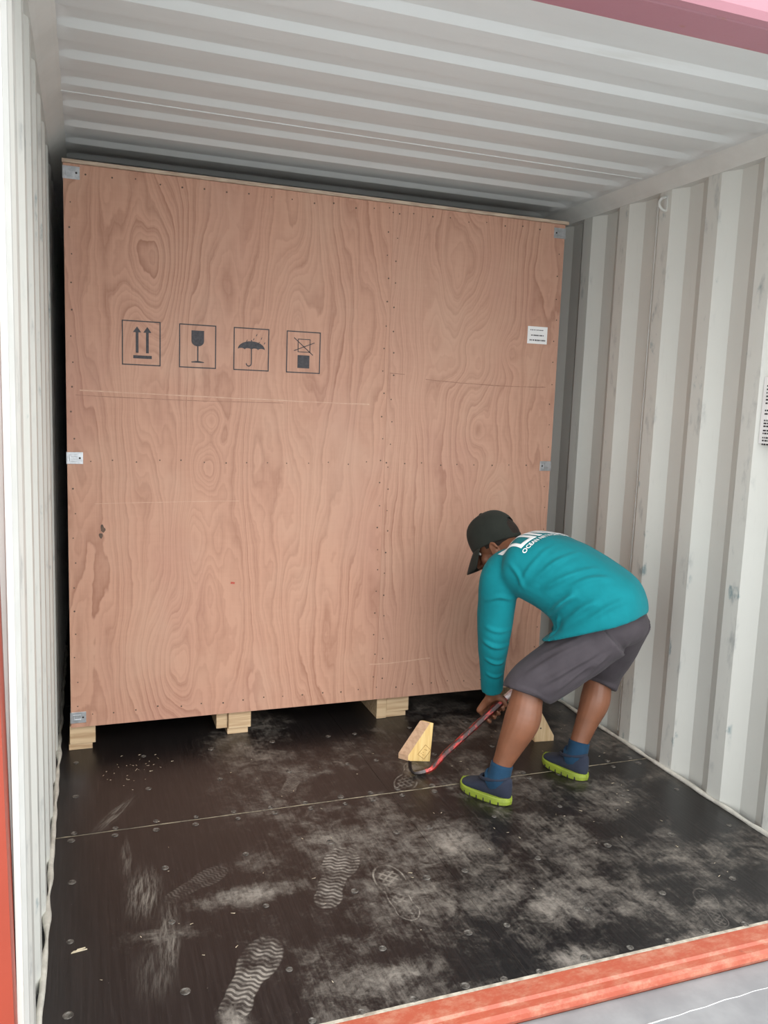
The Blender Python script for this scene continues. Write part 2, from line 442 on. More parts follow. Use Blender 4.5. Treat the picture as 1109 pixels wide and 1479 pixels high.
# top side rails (chamfered tubes) with the flat plate under the ceiling edge
for name, s in (('trim_1', 0), ('trim_2', 1)):
    bm = bmesh.new()
    pts = [(-.004, 2.350), (.004, 2.350), (.016, 2.364), (.050, 2.397), (.06, H+.001), (-.05, H+.001), (-.05, 2.350)]
    if s: pts = [(W - x, z) for x, z in pts]
    prism(bm, pts, 1, .0, LEN)
    struct(name, bm, M['rail'], 'white top rail along the %s wall under the roof' % ('right' if s else 'left'), 'rail')

# floor: sub-frame with panels, seams and screws
fl = struct('floor', boxbm(-.06, W+.06, -.01, LEN, -.06, -.028), M['sub'], 'black plywood container floor dusty with shoe prints', 'floor')
rows = [(.004, 1.0455), (1.0500, 2.262), (2.266, 3.48), (3.484, 4.70), (4.704, LEN)]
for (y0, y1) in rows:
    for (x0, x1) in ((.0, 1.1822), (1.1826, W)):
        bm = bmesh.new(); box(bm, x0, x1, y0, y1, -.028, 0., bev=.0012)
        link('floor_panel', bm, M['floor'], fl)
bm = bmesh.new()
pts = []
for i in range(61):
    x = W*i/60; pts.append((x, 1.0478 + random.uniform(-.0006, .0006), -.001))
tube(bm, pts, [random.uniform(.0014, .0030) for _ in pts], n=6, k=1)
link('seam_filler', bm, M['seam'], fl)
# screw: countersunk ring with a raised worn head
bm = bmesh.new()
def ringz(r, z): return [Vector((r*math.cos(2*PI*i/10), r*math.sin(2*PI*i/10), z)) for i in range(10)]
loft(bm, [ringz(.0125, -.001), ringz(.0115, .0016), ringz(.0085, .0018), ringz(.0065, .0004), ringz(.004, .0006), ringz(.001, .0008)])
sm = bpy.data.meshes.new('floor_screw'); bmesh.ops.recalc_face_normals(bm, faces=bm.faces[:]); bm.to_mesh(sm); bm.free()
sm.materials.append(M['screw'])
cols_ = [.07, .33, .595, .863, 1.10, 1.232, 1.49, 1.757, 2.027, 2.28]
cols2 = [.066, .20, .325, .46, .60, .73, .86, 1.0, 1.11, 1.225, 1.36, 1.50, 1.635, 1.757, 1.89, 2.03, 2.16, 2.285]
for yy, cs in ((.018, cols2), (.213, cols_), (.493, cols_), (.778, cols_), (1.020, cols2), (1.068, cols2), (1.33, cols_), (1.62, cols_)):
    for xx in cs:
        o = link_me('floor_screw', sm, None, fl)
        o.location = (xx + random.uniform(-.008, .008), yy + random.uniform(-.006, .006), 0); o.rotation_euler.z = random.random()*6
        s_ = random.uniform(.75, 1.1); o.scale = (s_, s_, 1)

# sealant beads between floor and side walls
def bead(name, x, label, sgn):
    bm = bmesh.new(); pts = []; rad = []
    n = 110
    for i in range(n+1):
        yy = .01 + 3.2*i/n
        pts.append((x + sgn*(.004 + .006*noise.noise((yy*7, x, 0))), yy, .006)); rad.append((.009 + .006*noise.noise((yy*11, 3+x, 1)), .008 + .007*noise.noise((yy*9, 8+x, 1))))
    tube(bm, pts, rad, n=8, k=1, ref=(0, 0, 1))
    struct(name, bm, M['seal'], label, 'sealant', True)
bead('trim_3', .0, 'lumpy white sealant bead along the foot of left wall', 1)
bead('trim_4', W, 'lumpy white sealant bead along the foot of right wall', -1)

# threshold sill
bm = bmesh.new()
prism(bm, [(.004, -.004), (.004, -.001), (-.006, .001), (-.056, -.002), (-.063, -.008), (-.082, -.010), (-.091, -.016), (-.094, -.028), (-.090, -.038), (-.080, -.042), (-.078, -.15), (.004, -.15)], 0, -.12, W+.12)
struct('trim_5', bm, M['sill'], 'scuffed orange steel door sill along the front edge of the floor', 'sill')
bm = bmesh.new(); box(bm, -.02, W, -.004, .006, -.02, .0012)
M['edge'] = simple('dirty_edge_sealant', (.50, .46, .38), (.26, .22, .17), 25, .8)
struct('trim_6', bm, M['edge'], 'thin pale strip of sealant between floor edge and orange sill', 'sealant')

# door header
bm = bmesh.new()
prism(bm, [(.022, 2.335), (-.078, 2.334), (-.083, 2.342), (-.094, 2.342), (-.098, 2.328), (-.118, 2.330), (-.126, 2.345), (-.128, 2.50), (.022, 2.50)], 0, -.12, W+.12)
struct('trim_7', bm, M['header'], 'dull red steel door header above the opening', 'header')
bm = bmesh.new(); prism(bm, [(.022, 2.3352), (.024, 2.335), (.13, H-.001), (.13, H+.02), (.022, H+.02)], 0, -.02, W+.02)
struct('trim_8', bm, M['rail'], 'white plate joining the roof sheet to the door header', 'plate')

# corner posts
def post(name, s, label):
    bm = bmesh.new()
    A = [(-.021, -.005), (-.024, -.040), (-.055, -.060), (-.16, -.062), (-.16, .03), (-.021, .03)]
    B = [(-.060, -.005), (-.063, -.040), (-.095, -.060), (-.20, -.062), (-.20, .03), (-.060, .03)]
    f = (lambda x: W - x) if s else (lambda x: x)
    loft(bm, [[Vector((f(x), y, -.15)) for x, y in A], [Vector((f(x), y, 2.5)) for x, y in B]])
    struct(name, bm, M['orange'], label, 'post')
    bm = bmesh.new()
    pts = [(-.030, .02), (-.016, .004), (-.006, .03), (-.005, .06), (-.05, .06), (-.05, .02)]
    prism(bm, [(f(x), y) for x, y in pts], 2, -.02, 2.40)
    return bm
b1 = post('trim_9', 0, 'orange steel corner post at the left edge of the opening')
struct('trim_10', b1, M['rail'], 'white inner flange of the left corner post', 'post')
b2 = post('trim_11', 1, 'orange steel corner post at the right end of the sill')
struct('trim_12', b2, M['rail'], 'white inner flange of the right corner post', 'post')

# yard outside
gm = boxbm(-30, 30, -40, 20, -.35, -.16)
M['dock'] = simple('grey_dock_steel', (.30, .30, .303), (.23, .23, .235), 7, .65, .1, bump=.3)
struct('ground_plate', boxbm(-.3, W + 1.2, -1.0, -.084, -.159, -.046), M['dock'], 'scratched grey dock plate butted against the orange sill', 'plate')
struct('ground', gm, M['ground'], 'grey concrete yard outside the container', 'ground')
bm = bmesh.new()
tube(bm, [(1.30 + .05*i + random.uniform(-.01, .01), -.182 + .0010*i + random.uniform(-.005, .005), -.0458) for i in range(16)], [random.uniform(.0006, .002) for _ in range(16)], n=6, k=2)
ck = tag(link('ground_crack', bm, M['ground2'], None, True), 'pale ragged scratch running across the grey dock plate', 'crack', None, 'structure')

# lashing rings on the right wall
def lash(name, loc, label, R=.026, r=.0055, rz=0.):
    root = empty(name, loc)
    bm = bmesh.new()
    pts = [(-.018 - .001, -R*.9, -.004)] + [(-.004 - R*1.25*math.sin(PI*i/10), -R*math.cos(PI*i/10), .0) for i in range(11)] + [(-.0, R*.9, -.004)]
    pts[0] = (.0, -R*.9, -.004)
    tube(bm, pts, [r]*len(pts), n=8, k=2)
    link('ring', bm, M['rail'], root, True)
    bm = bmesh.new(); box(bm, -.006, .004, -R*1.25, R*1.25, -.012, .012, bev=.003)
    link('weld_plate', bm, M['rail'], root)
    tag(root, label, 'lashing ring', 'lashing rings on the right wall')
    return root
a = lash('lashing_ring', (W + .004, 1.215, 2.300), 'white steel lashing ring high on right wall under the top rail')
a.rotation_euler = (PI/2, 0, 0)
a = lash('lashing_ring', (W + .0, 1.42, .035), 'white steel lashing ring low on right wall behind the worker', .036, .007)
a.rotation_euler = (PI/2, 0, 0)
# weld bead up the right wall
bm = bmesh.new()
tube(bm, [(W + .018 + .0005*math.sin(i), 1.285, .03 + 2.28*i/30) for i in range(31)], [.0035 + .001*random.random() for _ in range(31)], n=6, k=1)
tag(link('weld_seam', bm, M['rail'], wr, True))

# notice on the right wall
nt = empty('wall_notice', (W + .006, .522, 1.478))
bm = bmesh.new(); box(bm, -.0015, .0, -.085, .085, -.116, .116)
link('sheet', bm, M['paper'], nt)
bm = bmesh.new()
rr = random.Random(3)
for zz, ln in [(.085, 1), (.073, 1), (.061, 1), (.049, 1), (.037, 1), (.025, 1), (.0, 1), (-.012, .6), (-.035, .3), (-.045, .3), (-.055, .3), (-.07, 1), (-.08, .8), (-.095, 1), (-.105, .7), (-.118, .9)]:
    u = -.07
    u = .07
    end = .07 - .14*ln
    while u > end:
        w_ = rr.uniform(.004, .014); box(bm, -.0020, -.0015, u - w_, u, zz - .0028, zz + .0028); u -= w_ + .003
link('printed_lines', bm, M['ink'], nt)
tag(nt, 'white paper notice with small print stuck on right wall at image edge', 'notice')

# ================================================================== THE CRATE
CX, CY = 1.127, 1.7258
crate = empty('plywood_crate', (CX, CY, 0))
tag(crate, 'tall plywood shipping crate on wooden skids with black handling symbols', 'crate')
XL, XR, ZB, ZT, CD, XM = .0515 - CX, 2.2015 - CX, .1054, 2.294, 2.2, 1.360 - CX
def seam_x(z): return XM + (.012 - .006*z)
def face_panel(name, pts, mat):
    bm = bmesh.new(); prism(bm, pts, 1, 0., .012)
    bmesh.ops.bevel(bm, geom=[e for e in bm.edges], offset=.0003, segments=1, affect='EDGES')
    return link(name, bm, mat, crate)
face_panel('front_panel', [(XL, ZB), (XM - .0002, ZB), (XM - .0002, ZT), (XL, ZT)], M['plyL'])
face_panel('front_panel', [(XM + .0002, ZB), (XR, ZB), (XR, ZT), (XM + .0002, ZT)], M['plyR'])
for x0, x1 in ((XL + .004, XL + .016), (XR - .016, XR - .004)):
    link('side_panel', boxbm(x0, x1, .0125, CD, ZB + .004, ZT, bev=.0008), M['plyS'], crate)
link('back_panel', boxbm(XL, XR, CD + .0005, CD + .012, ZB, ZT), M['plyS'], crate)
link('base_panel', boxbm(XL + .02, XR - .02, .013, CD, ZB + .002, ZB + .02), M['plyS'], crate)
bm = bmesh.new(); box(bm, XL - .004, XR + .012, -.012, CD + .02, ZT + .0006, ZT + .0140, bev=.001)
link('top_panel', bm, M['plyE'], crate)
# skids: beam, packer board underneath
for i, (xa, xb, yo) in enumerate(((.046, .145, .02), (.690, .788, .02), (1.425, 1.535, .03), (2.09, 2.195, .03))):
    sk = link('skid', boxbm(xa - CX, xb - CX, yo, CD - .1, .026, ZB - .0006, bev=.002), M['pine'], crate)
    link('packer_board', boxbm(xa - CX - .004, xb - CX - .012, yo + .004, CD - .15, .0005, .0252, bev=.0015), M['pine'], sk)
link('block', boxbm(.640 - CX, .688 - CX, .035, .4, .026, ZB - .0006, bev=.002), M['pine'], crate)
link('block', boxbm(1.375 - CX, 1.423 - CX, .025, .4, .001, ZB - .0006, bev=.002), M['pine'], crate)
# splinter of wood beside the first skid
# steel clips
def clip(x, z, s, flip=1):
    """s=+1 wraps the left corner, -1 the right"""
    root_bm = bmesh.new()
    w_, h_ = .058, .046
    x0, x1 = (x, x + w_) if s > 0 else (x - w_, x)
    box(root_bm, x0, x1, -.0024, -.0002, z - h_/2, z + h_/2, bev=.0007)
    c = link('corner_clip', root_bm, M['zinc'], crate)
    bm = bmesh.new()
    cx = (x0 + x1)/2
    box(bm, cx - .013 - .004*s, cx + .013 - .004*s, -.0058, -.0024, z - .013, z - .006, bev=.001)
    box(bm, cx - .013 - .004*s, cx + .013 - .004*s, -.0058, -.0024, z + .006, z + .013, bev=.001)
    box(bm, cx - .017 - .004*s, cx - .011 - .004*s, -.0058, -.0024, z - .013, z + .013, bev=.001)
    link('tongue', bm, M['zinc'], c)
    bm = bmesh.new()
    tube(bm, [(cx + .017*s, -.0022, z), (cx + .017*s, -.0032, z)], [.004, .004], n=10, k=1, round_ends=False)
    link('clip_hole', bm, M['dark'], c)
    bm = bmesh.new()
    xs0 = x - .0024 if s > 0 else x + .0002
    box(bm, xs0, xs0 + .0022, -.0024, .05, z - h_/2, z + h_/2)
    link('clip_return', bm, M['zinc'], c)
for z in (2.262, 1.200, .147): clip(XL, z, 1)
for z in (2.255, 1.186, .16): clip(XR, z, -1)
# nails
def nails(name, pts):
    bm = bmesh.new()
    for (x, z) in pts:
        x += random.uniform(-.006, .006); z += random.uniform(-.006, .006); r = random.uniform(.0026, .0038)
        vs_ = [bm.verts.new((x + r*math.cos(2*PI*i/7), -.0009, z + r*math.sin(2*PI*i/7))) for i in range(7)]
        c = bm.verts.new((x, -.0012, z))
        ws = [bm.verts.new((v.co.x, .0005, v.co.z)) for v in vs_]
        for i in range(7):
            bm.faces.new((c, vs_[i], vs_[(i+1) % 7])); bm.faces.new((vs_[i], ws[i], ws[(i+1) % 7], vs_[(i+1) % 7]))
        bm.faces.new(ws)
    tag(link(name, bm, M['nail'], crate), None, None, None, 'stuff')
P = []
z = .2
while z < 2.26:
    P += [(XL + .022, z), (XR - .022, z)]
    P += [(XM - .018, z + .02), (XM + .022, z)]
    z += .098
x = XL + .08
while x < XR - .05:
    P += [(x, 2.262), (x, 1.19 + .002*math.sin(9*x)), (x, .16)]
    x += .088
nails('nail_heads', P)
# marks on the face: knot hole, red dash, pale scratches (shallow slivers)
def flat(bm, pts, y):
    vs_ = [bm.verts.new((px, y, pz)) for px, pz in pts]; bm.faces.new(vs_)
def pad(bm, pts, y0=-.0014, y1=-.0003):
    prism(bm, pts, 1, y0, y1)
def fx(x): return x - CX
bm = bmesh.new()
for k_ in range(4):
    a0 = k_*.9; cxx, czz = fx(.176) + random.uniform(-.008, .008), .908 + random.uniform(-.018, .018)
    pad(bm, [(cxx + random.uniform(.005, .010)*math.cos(t), czz + random.uniform(.008, .015)*math.sin(t)) for t in [2*PI*i/9 for i in range(9)]], -.0006 - .0001*k_, -.0001)
tag(link('knot_mark', bm, M['nail'], crate), 'small dark brown knot mark')
# scratches across the veneer
M['scratch'] = simple('pale_scratch', (.58, .38, .27), (.50, .30, .21), 50, .6)
M['crack'] = simple('veneer_crack', (.25, .13, .09), (.36, .19, .13), 50, .7)
def scratch(pts, w_, mat):
    bm = bmesh.new()
    P_ = catmull([(fx(a), b) for a, b in pts], 6)
    top = [(a, b + w_*random.uniform(.3, 1)/2) for a, b in P_]; bot = [(a, b - w_*random.uniform(.3, 1)/2) for a, b in P_]
    pad(bm, top + bot[::-1], -.0004, .0002)
    link('scratch', bm, mat, crate)
scratch([(.10, 1.462), (.5, 1.455), (.9, 1.450), (1.28, 1.447)], .006, M['scratch'])
scratch([(.085, 1.443), (.5, 1.437), (.9, 1.440)], .004, M['crack'])
scratch([(1.54, 1.565), (1.75, 1.556), (1.98, 1.552), (2.15, 1.556)], .005, M['crack'])
scratch([(.15, 1.02), (.4, 1.025), (.72, 1.028)], .003, M['scratch'])
scratch([(1.32, .275), (1.42, .273), (1.62, .283)], .006, M['scratch'])
scratch([(1.37, 1.585), (1.44, 1.583)], .004, M['crack'])
M['redmark'] = simple('red_crayon', (.42, .06, .04), (.5, .12, .08), 40, .7)
bm = bmesh.new(); pad(bm, [(fx(.688), .676), (fx(.705), .674), (fx(.706), .682), (fx(.690), .684)]); link('crayon_dash', bm, M['redmark'], crate)

# handling symbols, printed flat
def rectf(bm, x0, x1, z0, z1): pad(bm, [(x0, z0), (x1, z0), (x1, z1), (x0, z1)], -.0012, -.0002)
def bar(bm, a, b, w_):
    a, b = Vector(a), Vector(b); t = (b - a).normalized(); n_ = Vector((-t.y, t.x))*w_/2
    pad(bm, [tuple(a + n_), tuple(a - n_), tuple(b - n_), tuple(b + n_)], -.0012, -.0002)
def frame(bm, x0, x1, z0, z1, w_=.0042):
    rectf(bm, x0, x1, z0, z0 + w_); rectf(bm, x0, x1, z1 - w_, z1); rectf(bm, x0, x0 + w_, z0 + w_, z1 - w_); rectf(bm, x1 - w_, x1, z0 + w_, z1 - w_)
def symbol(name, x0, fn, label):
    bm = bmesh.new(); x0 = fx(x0); z0 = 1.567; w_, h_ = .146, .172
    frame(bm, x0, x0 + w_, z0, z0 + h_)
    fn(bm, lambda u, v: (x0 + w_*u, z0 + h_*v))
    o = link(name, bm, M['ink'], crate); o['label'] = label
def up_arrows(bm, q):
    for u in (.39, .655):
        pad(bm, [q(u - .035, .28), q(u + .035, .28), q(u + .035, .76), q(u - .035, .76)], -.0012, -.0002)
        pad(bm, [q(u - .105, .74), q(u + .105, .74), q(u, .87)], -.0013, -.0002)
    pad(bm, [q(.29, .155), q(.77, .155), q(.77, .225), q(.29, .225)], -.0012, -.0002)
def glass(bm, q):
    pts = [q(.33, .86), q(.67, .86), q(.67, .62)] + [q(.5 + .17*math.cos(t), .62 - .12*math.sin(t)) for t in [PI*i/10 for i in range(1, 10)]] + [q(.33, .62)]
    pad(bm, pts, -.0012, -.0002)
    pad(bm, [q(.485, .15), q(.52, .15), q(.52, .52), q(.485, .52)], -.0013, -.0002)
    pad(bm, [q(.33, .125), q(.67, .125), q(.67, .145), q(.55, .165), q(.45, .165), q(.33, .145)], -.0014, -.0002)
def brolly(bm, q):
    pts = [q(.5 + .38*math.cos(t), .50 + .19*math.sin(t)) for t in [PI*i/16 for i in range(17)]]
    sc_ = []
    for k_ in range(4):
        c = .5 - .38 + .19*k_ + .095
        for t in [PI - PI*i/6 for i in range(7)]: sc_.append(q(c + .095*math.cos(t), .49 + .035*math.sin(t)))
    pad(bm, pts + sc_[1:-1], -.0012, -.0002)
    pad(bm, [q(.487, .17), q(.515, .17), q(.515, .72), q(.487, .72)], -.0013, -.0002)
    hook = [q(.43 + .07*math.cos(t), .17 + .065*math.sin(t)) for t in [-PI*i/8 for i in range(9)]]
    for a_, b_ in zip(hook, hook[1:]): bar(bm, a_, b_, .0042)
    for (u, v) in ((.37, .70), (.56, .74), (.64, .84), (.78, .77), (.87, .66), (.71, .66)):
        pad(bm, [q(u - .02, v - .022), q(u + .0, v - .026), q(u + .022, v + .02), q(u + .006, v + .026)], -.0012, -.0002)
def nostack(bm, q):
    pad(bm, [q(.33, .12), q(.68, .12), q(.68, .43), q(.33, .43)], -.0012, -.0002)
    a, b = q(.33, .50), q(.70, .82); frame(bm, a[0], b[0], a[1], b[1], .003)
    bar(bm, q(.22, .84), q(.78, .44), .0032); bar(bm, q(.22, .53), q(.82, .74), .0032)
symbol('printed_symbol', .256, up_arrows, 'black printed symbol with two upward arrows')
symbol('printed_symbol', .473, glass, 'black printed wine glass symbol')
symbol('printed_symbol', .689, brolly, 'black printed umbrella and rain symbol')
symbol('printed_symbol', .908, nostack, 'black printed symbol of crossed-out stacked box')
# paper label
lab = link('paper_label', boxbm(fx(2.037), fx(2.140), -.0016, -.0003, 1.752, 1.830), M['paper'], crate); lab['label'] = 'small white paper label with three lines of print'
bm = bmesh.new(); rr = random.Random(5)
for zz, h_, a, b in ((1.814, .0035, .012, .075), (1.790, .0055, .018, .085), (1.768, .0065, .012, .090)):
    u = a
    while u < b:
        w_ = rr.uniform(.003, .008); box(bm, fx(2.037) + u, fx(2.037) + u + w_, -.0022, -.0016, zz - h_/2, zz + h_/2); u += w_ + rr.uniform(.001, .004)
link('printed_lines', bm, M['ink'], lab)

#PERSON#
# ================================================================== WOOD CHOCKS, PRY BAR, DEBRIS
M['cut'] = pine('pine_sawn_end', (.56, .36, .23), (.46, .28, .17), 1)
def chock(name, base, e1, tdir, label, mirror=False, tilt=0.):
    e1 = Vector(e1).normalized(); tdir = Vector(tdir).normalized()
    root = empty(name, base)
    prof = [(0, 0), (.092, 0), (.100, .166), (.084, .166), (0, .024)]
    bm = bmesh.new()
    def P(p, t): return e1*p[0] + Vector((0, 0, p[1])) + tdir*t
    T = .046
    A = [bm.verts.new(P(p, 0)) for p in prof]; B = [bm.verts.new(P(p, T)) for p in prof]
    bm.faces.new(A); bm.faces.new(B[::-1])
    for i in range(5): bm.faces.new((A[i], A[(i+1) % 5], B[(i+1) % 5], B[i]))
    bmesh.ops.bevel(bm, geom=bm.edges[:], offset=.0012, segments=1, affect='EDGES')
    bmesh.ops.recalc_face_normals(bm, faces=bm.faces[:]); bm.normal_update()
    for f_ in bm.faces:
        if f_.normal.dot(e1) < -.25 and abs(f_.normal.dot(tdir)) < .75: f_.material_index = 1
    body = link('block', bm, M['pine3'] if mirror else M['pine2'], root)
    body.data.materials.append(M['cut'])
    tag(root, label, 'wood block', 'wooden chock blocks on the floor')
    return root, P
ck1, CP1 = chock('wood_chock', (1.350, 1.290, .0), (.95, -.31, 0), (-.62, .78, 0), 'yellow pine wedge block with brown stamp at the claw of the pry bar')
# brown stamp on the yellow face
M['stamp'] = simple('brown_stamp_ink', (.34, .16, .04), (.45, .24, .07), 60, .7)
bm = bmesh.new()
def stamp_bar(a, b, w_):
    a, b = Vector(a), Vector(b); t = (b-a).normalized(); n_ = Vector((-t.y, t.x))*w_/2
    A = [CP1(tuple(q), -.0006) for q in (a+n_, a-n_, b-n_, b+n_)]; B = [CP1(tuple(q), .0004) for q in (a+n_, a-n_, b-n_, b+n_)]
    VA = [bm.verts.new(p) for p in A]; VB = [bm.verts.new(p) for p in B]
    bm.faces.new(VA); bm.faces.new(VB[::-1])
    for i in range(4): bm.faces.new((VA[i], VA[(i+1) % 4], VB[(i+1) % 4], VB[i]))
c4 = [(.040, .030), (.066, .010), (.093, .050), (.070, .072)]
for i in range(4): stamp_bar(c4[i], c4[(i+1) % 4], .0016)
for a, b in (((.052, .036), (.056, .034)), ((.060, .040), (.064, .038)), ((.066, .052), (.078, .048)), ((.058, .030), (.066, .027))): stamp_bar(a, b, .0022)
link('stamp', bm, M['stamp'], ck1)
ck2, CP2 = chock('wood_chock', (2.054, 1.313, .0), (-.99, .10, 0), (.1, .99, 0), 'pale pine wedge block standing behind the bent worker', True)
bm = bmesh.new(); tube(bm, [CP2((.066, .062), -.0008), CP2((.066, .062), .001)], [.0036, .0036], n=8, k=1, round_ends=False)
link('nail_hole', bm, M['dark'], ck2)

# pry bar
g = NG('worn_red_steel', .38, .25)
v = g.coord(); wn = g.rng(g.noise(g.mapping(v, scale=(1.5, 6, 1.5)), 16., 5, .65), .50, .62)
g.color(g.mix(wn, (.060, .035, .032), (.42, .026, .020))); g.rough(g.add(.5, g.mul(wn, -.2)))
M['barred'] = g.m
M['steel'] = simple('bare_steel', (.66, .64, .63), (.45, .30, .28), 50, .35, .5)
M['darksteel'] = simple('dark_steel', (.05, .045, .045), (.11, .09, .085), 40, .4, .7)
B0, B1 = Vector((1.455, 1.153, .080)), Vector((1.735, 1.119, .335)) + (Vector((1.735, 1.119, .335)) - Vector((1.455, 1.153, .080)))*.48
bdir = (B1 - B0).normalized()
pry = empty('pry_bar', (1.36, 1.16, 0))
PO = Vector((1.36, 1.16, 0))
def hexbar(name, pts, rad, mat, n=6, k=4, parent=pry, ref=(0, 1, 0)):
    bm = bmesh.new(); tube(bm, [Vector(p) - PO for p in pts], rad, n=n, k=k, ref=ref, round_ends=False)
    return link(name, bm, mat, parent)
PM = B0.lerp(B1, .58)
hexbar('shaft', [B0, B0.lerp(PM, .5), PM], [.0132, .0132, .0132], M['barred'])
hexbar('bare_shaft', [PM + bdir*.0002, PM.lerp(B1, .5), B1], [.0130]*3, M['steel'])
hexbar('chisel_end', [B1 + bdir*.0002, B1 + bdir*.02, B1 + bdir*.04, B1 + bdir*.055], [.0132, (.013, .011), (.015, .006), (.017, .002)], M['steel'])
gn = hexbar('gooseneck', [B0 - bdir*.0002, (1.420, 1.158, .042), (1.398, 1.160, .020), (1.372, 1.160, .0125)], [.0132, .0132, .0118, .012], M['barred'])
hexbar('claw', [(1.3718, 1.160, .0125), (1.345, 1.162, .010), (1.322, 1.166, .013), (1.312, 1.170, .030), (1.312, 1.176, .055)], [.012, (.015, .009), (.017, .0065), (.018, .005), (.019, .0022)], M['darksteel'])
tag(pry, 'worn red hexagonal pry bar held in the worker\'s hands', 'pry bar')

# loose splinters on the floor
M['chip'] = simple('wood_chip', (.46, .38, .26), (.58, .51, .38), 40, .7)
bm = bmesh.new(); rr = random.Random(11)
def chip(bm, x, y, l, w_, a, h=.002):
    c_, s_ = math.cos(a), math.sin(a)
    def p(u, q, z): return bm.verts.new((x + u*c_ - q*s_, y + u*s_ + q*c_, z))
    A = [p(-l/2, -w_/2, .0003), p(l/2, -w_/5, .0003), p(l/2, w_/4, .0003), p(-l/3, w_/2, .0003)]
    B = [p(-l/2, -w_/2, h), p(l/2, -w_/5, h*.5), p(l/2, w_/4, h*.6), p(-l/3, w_/2, h)]
    bm.faces.new(A); bm.faces.new(B[::-1])
    for i in range(4): bm.faces.new((A[i], A[(i+1) % 4], B[(i+1) % 4], B[i]))
for _ in range(130):
    t = rr.random()
    if t < .35: x, y = rr.gauss(.28, .07), rr.gauss(1.52, .08)
    elif t < .6: x, y = rr.uniform(1.3, 2.2), rr.uniform(.5, 1.5)
    else: x, y = rr.uniform(.1, 2.2), rr.uniform(.1, 1.65)
    if (abs(x - 1.53) < .13 and abs(y - .93) < .18) or (abs(x - 1.94) < .12 and abs(y - 1.03) < .18): continue
    chip(bm, x, y, rr.uniform(.003, .013), rr.uniform(.001, .0026), rr.uniform(0, PI), .0012)
tag(link('wood_debris', bm, M['chip']), 'scattered tiny wood splinters and grit on the black floor', 'debris', None, 'stuff')
for (x, y, l, w_, a, lab) in ((.088, .44, .040, .006, .1, 'pale flat wood sliver on the floor near the left wall'),):
    bm = bmesh.new(); chip(bm, x, y, l, w_, a, .003); chip(bm, x + .004, y + .006, l*.6, w_*.7, a + .2, .004)
    tag(link('wood_sliver', bm, M['chip']), lab, 'splinter')

# ================================================================== THE WORKER
PB = Vector((1.75, .95, 0))
D = Vector((-.64, .77, 0)).normalized(); RT = Vector((D.y, -D.x, 0)); UP = Vector((0, 0, 1))
g = NG('brown_skin', .5)
v = g.coord(); f = g.noise(v, 9., 4, .6)
g.color(g.mix(g.rng(f, .3, .7), (.150, .058, .029), (.205, .081, .041))); g.bump(g.noise(v, 160., 3, .6), .08, .002)
g.b.inputs['Subsurface Weight'].default_value = .06; g.b.inputs['Subsurface Radius'].default_value = (.01, .004, .002)
M['skin'] = g.m
def cloth(name, c1, c2, weave=420., wr=.25):
    g = NG(name, .85, spec=.2); v = g.coord()
    f = g.noise(v, 7., 4, .6); c = g.mix(g.rng(f, .3, .7), c1, c2)
    g.color(c); g.bump(g.add(g.mul(g.noise(v, weave, 2, .5), .25), g.noise(g.mapping(v, scale=(1, 1, 1)), 22., 3, .55, .8)), wr, .006)
    g.b.inputs['Sheen Weight'].default_value = .04
    return g.m
M['teal'] = cloth('teal_jersey', (.001, .148, .172), (.002, .178, .206))
M['grey'] = cloth('grey_twill', (.048, .041, .047), (.064, .055, .062))
M['cap'] = cloth('dark_green_cap_cloth', (.013, .015, .012), (.023, .026, .021))
M['hair'] = cloth('short_dark_hair', (.010, .008, .007), (.030, .019, .014), 300, .5)
M['navy'] = cloth('navy_knit', (.017, .021, .036), (.026, .032, .050))
M['sock'] = cloth('blue_sock', (.007, .030, .062), (.011, .044, .088))
M['lime'] = simple('lime_rubber', (.23, .29, .025), (.18, .23, .03), 20, .55)
M['white'] = simple('white_print', (.80, .82, .82), (.72, .74, .74), 60, .7)
M['eye'] = simple('eye_white', (.6, .58, .55), (.5, .45, .42), 40, .3)

# joints
LA, LK, LH = Vector((1.548, .885, .10)), Vector((1.660, .885, .43)), Vector((1.895, .775, .665))
RA, RK, RH = Vector((1.950, .985, .10)), Vector((2.062, 1.02, .42)), Vector((2.040, .875, .675))
PEL = (LH + RH)/2 + Vector((.0, -.01, .02))
LS, LE, LW = Vector((1.590, 1.035, .835)), Vector((1.592, 1.060, .575)), Vector((1.632, 1.128, .325))
RS, RE, RW = Vector((1.830, 1.180, .850)), Vector((2.055, 1.170, .645)), Vector((1.905, 1.112, .535))
LF, RF = Vector((-.47, .88, 0)).normalized(), Vector((-.29, .957, 0)).normalized()
HC = Vector((1.672, 1.232, .908))
F = Vector((-.58, .56, -.59)).normalized()
U = Vector((-.35, .45, .82)); U = (U - F*U.dot(F)).normalized(); R3 = F.cross(U).normalized()     # R3: the head's right
NB = Vector((1.712, 1.120, .885))

bm = bmesh.new()
# legs
def leg(bm, hip, knee, ank, fwd, calf):
    back = -fwd
    tube(bm, [hip, hip.lerp(knee, .5), knee], [.078, .072, .058], n=18)
    tube(bm, [knee + UP*.02, knee.lerp(ank, .13) + back*.004, knee.lerp(ank, .36) + back*.016, knee.lerp(ank, .62) + back*.008, knee.lerp(ank, .86), ank, ank - UP*.03],
         [.057, .060*calf, .067*calf, .052*calf, .037, .034, .036], n=18)
    ellipsoid(bm, knee + fwd*.022, (Vector((1, 0, 0)), Vector((0, 1, 0)), UP), (.045, .045, .05))
    tube(bm, [ank - UP*.050 - fwd*.008, ank - UP*.055 + fwd*.04, ank - UP*.064 + fwd*.09], [.027, .026, .016])
leg(bm, LH, LK, LA, LF, 1.0); leg(bm, RH, RK, RA, RF, .88)
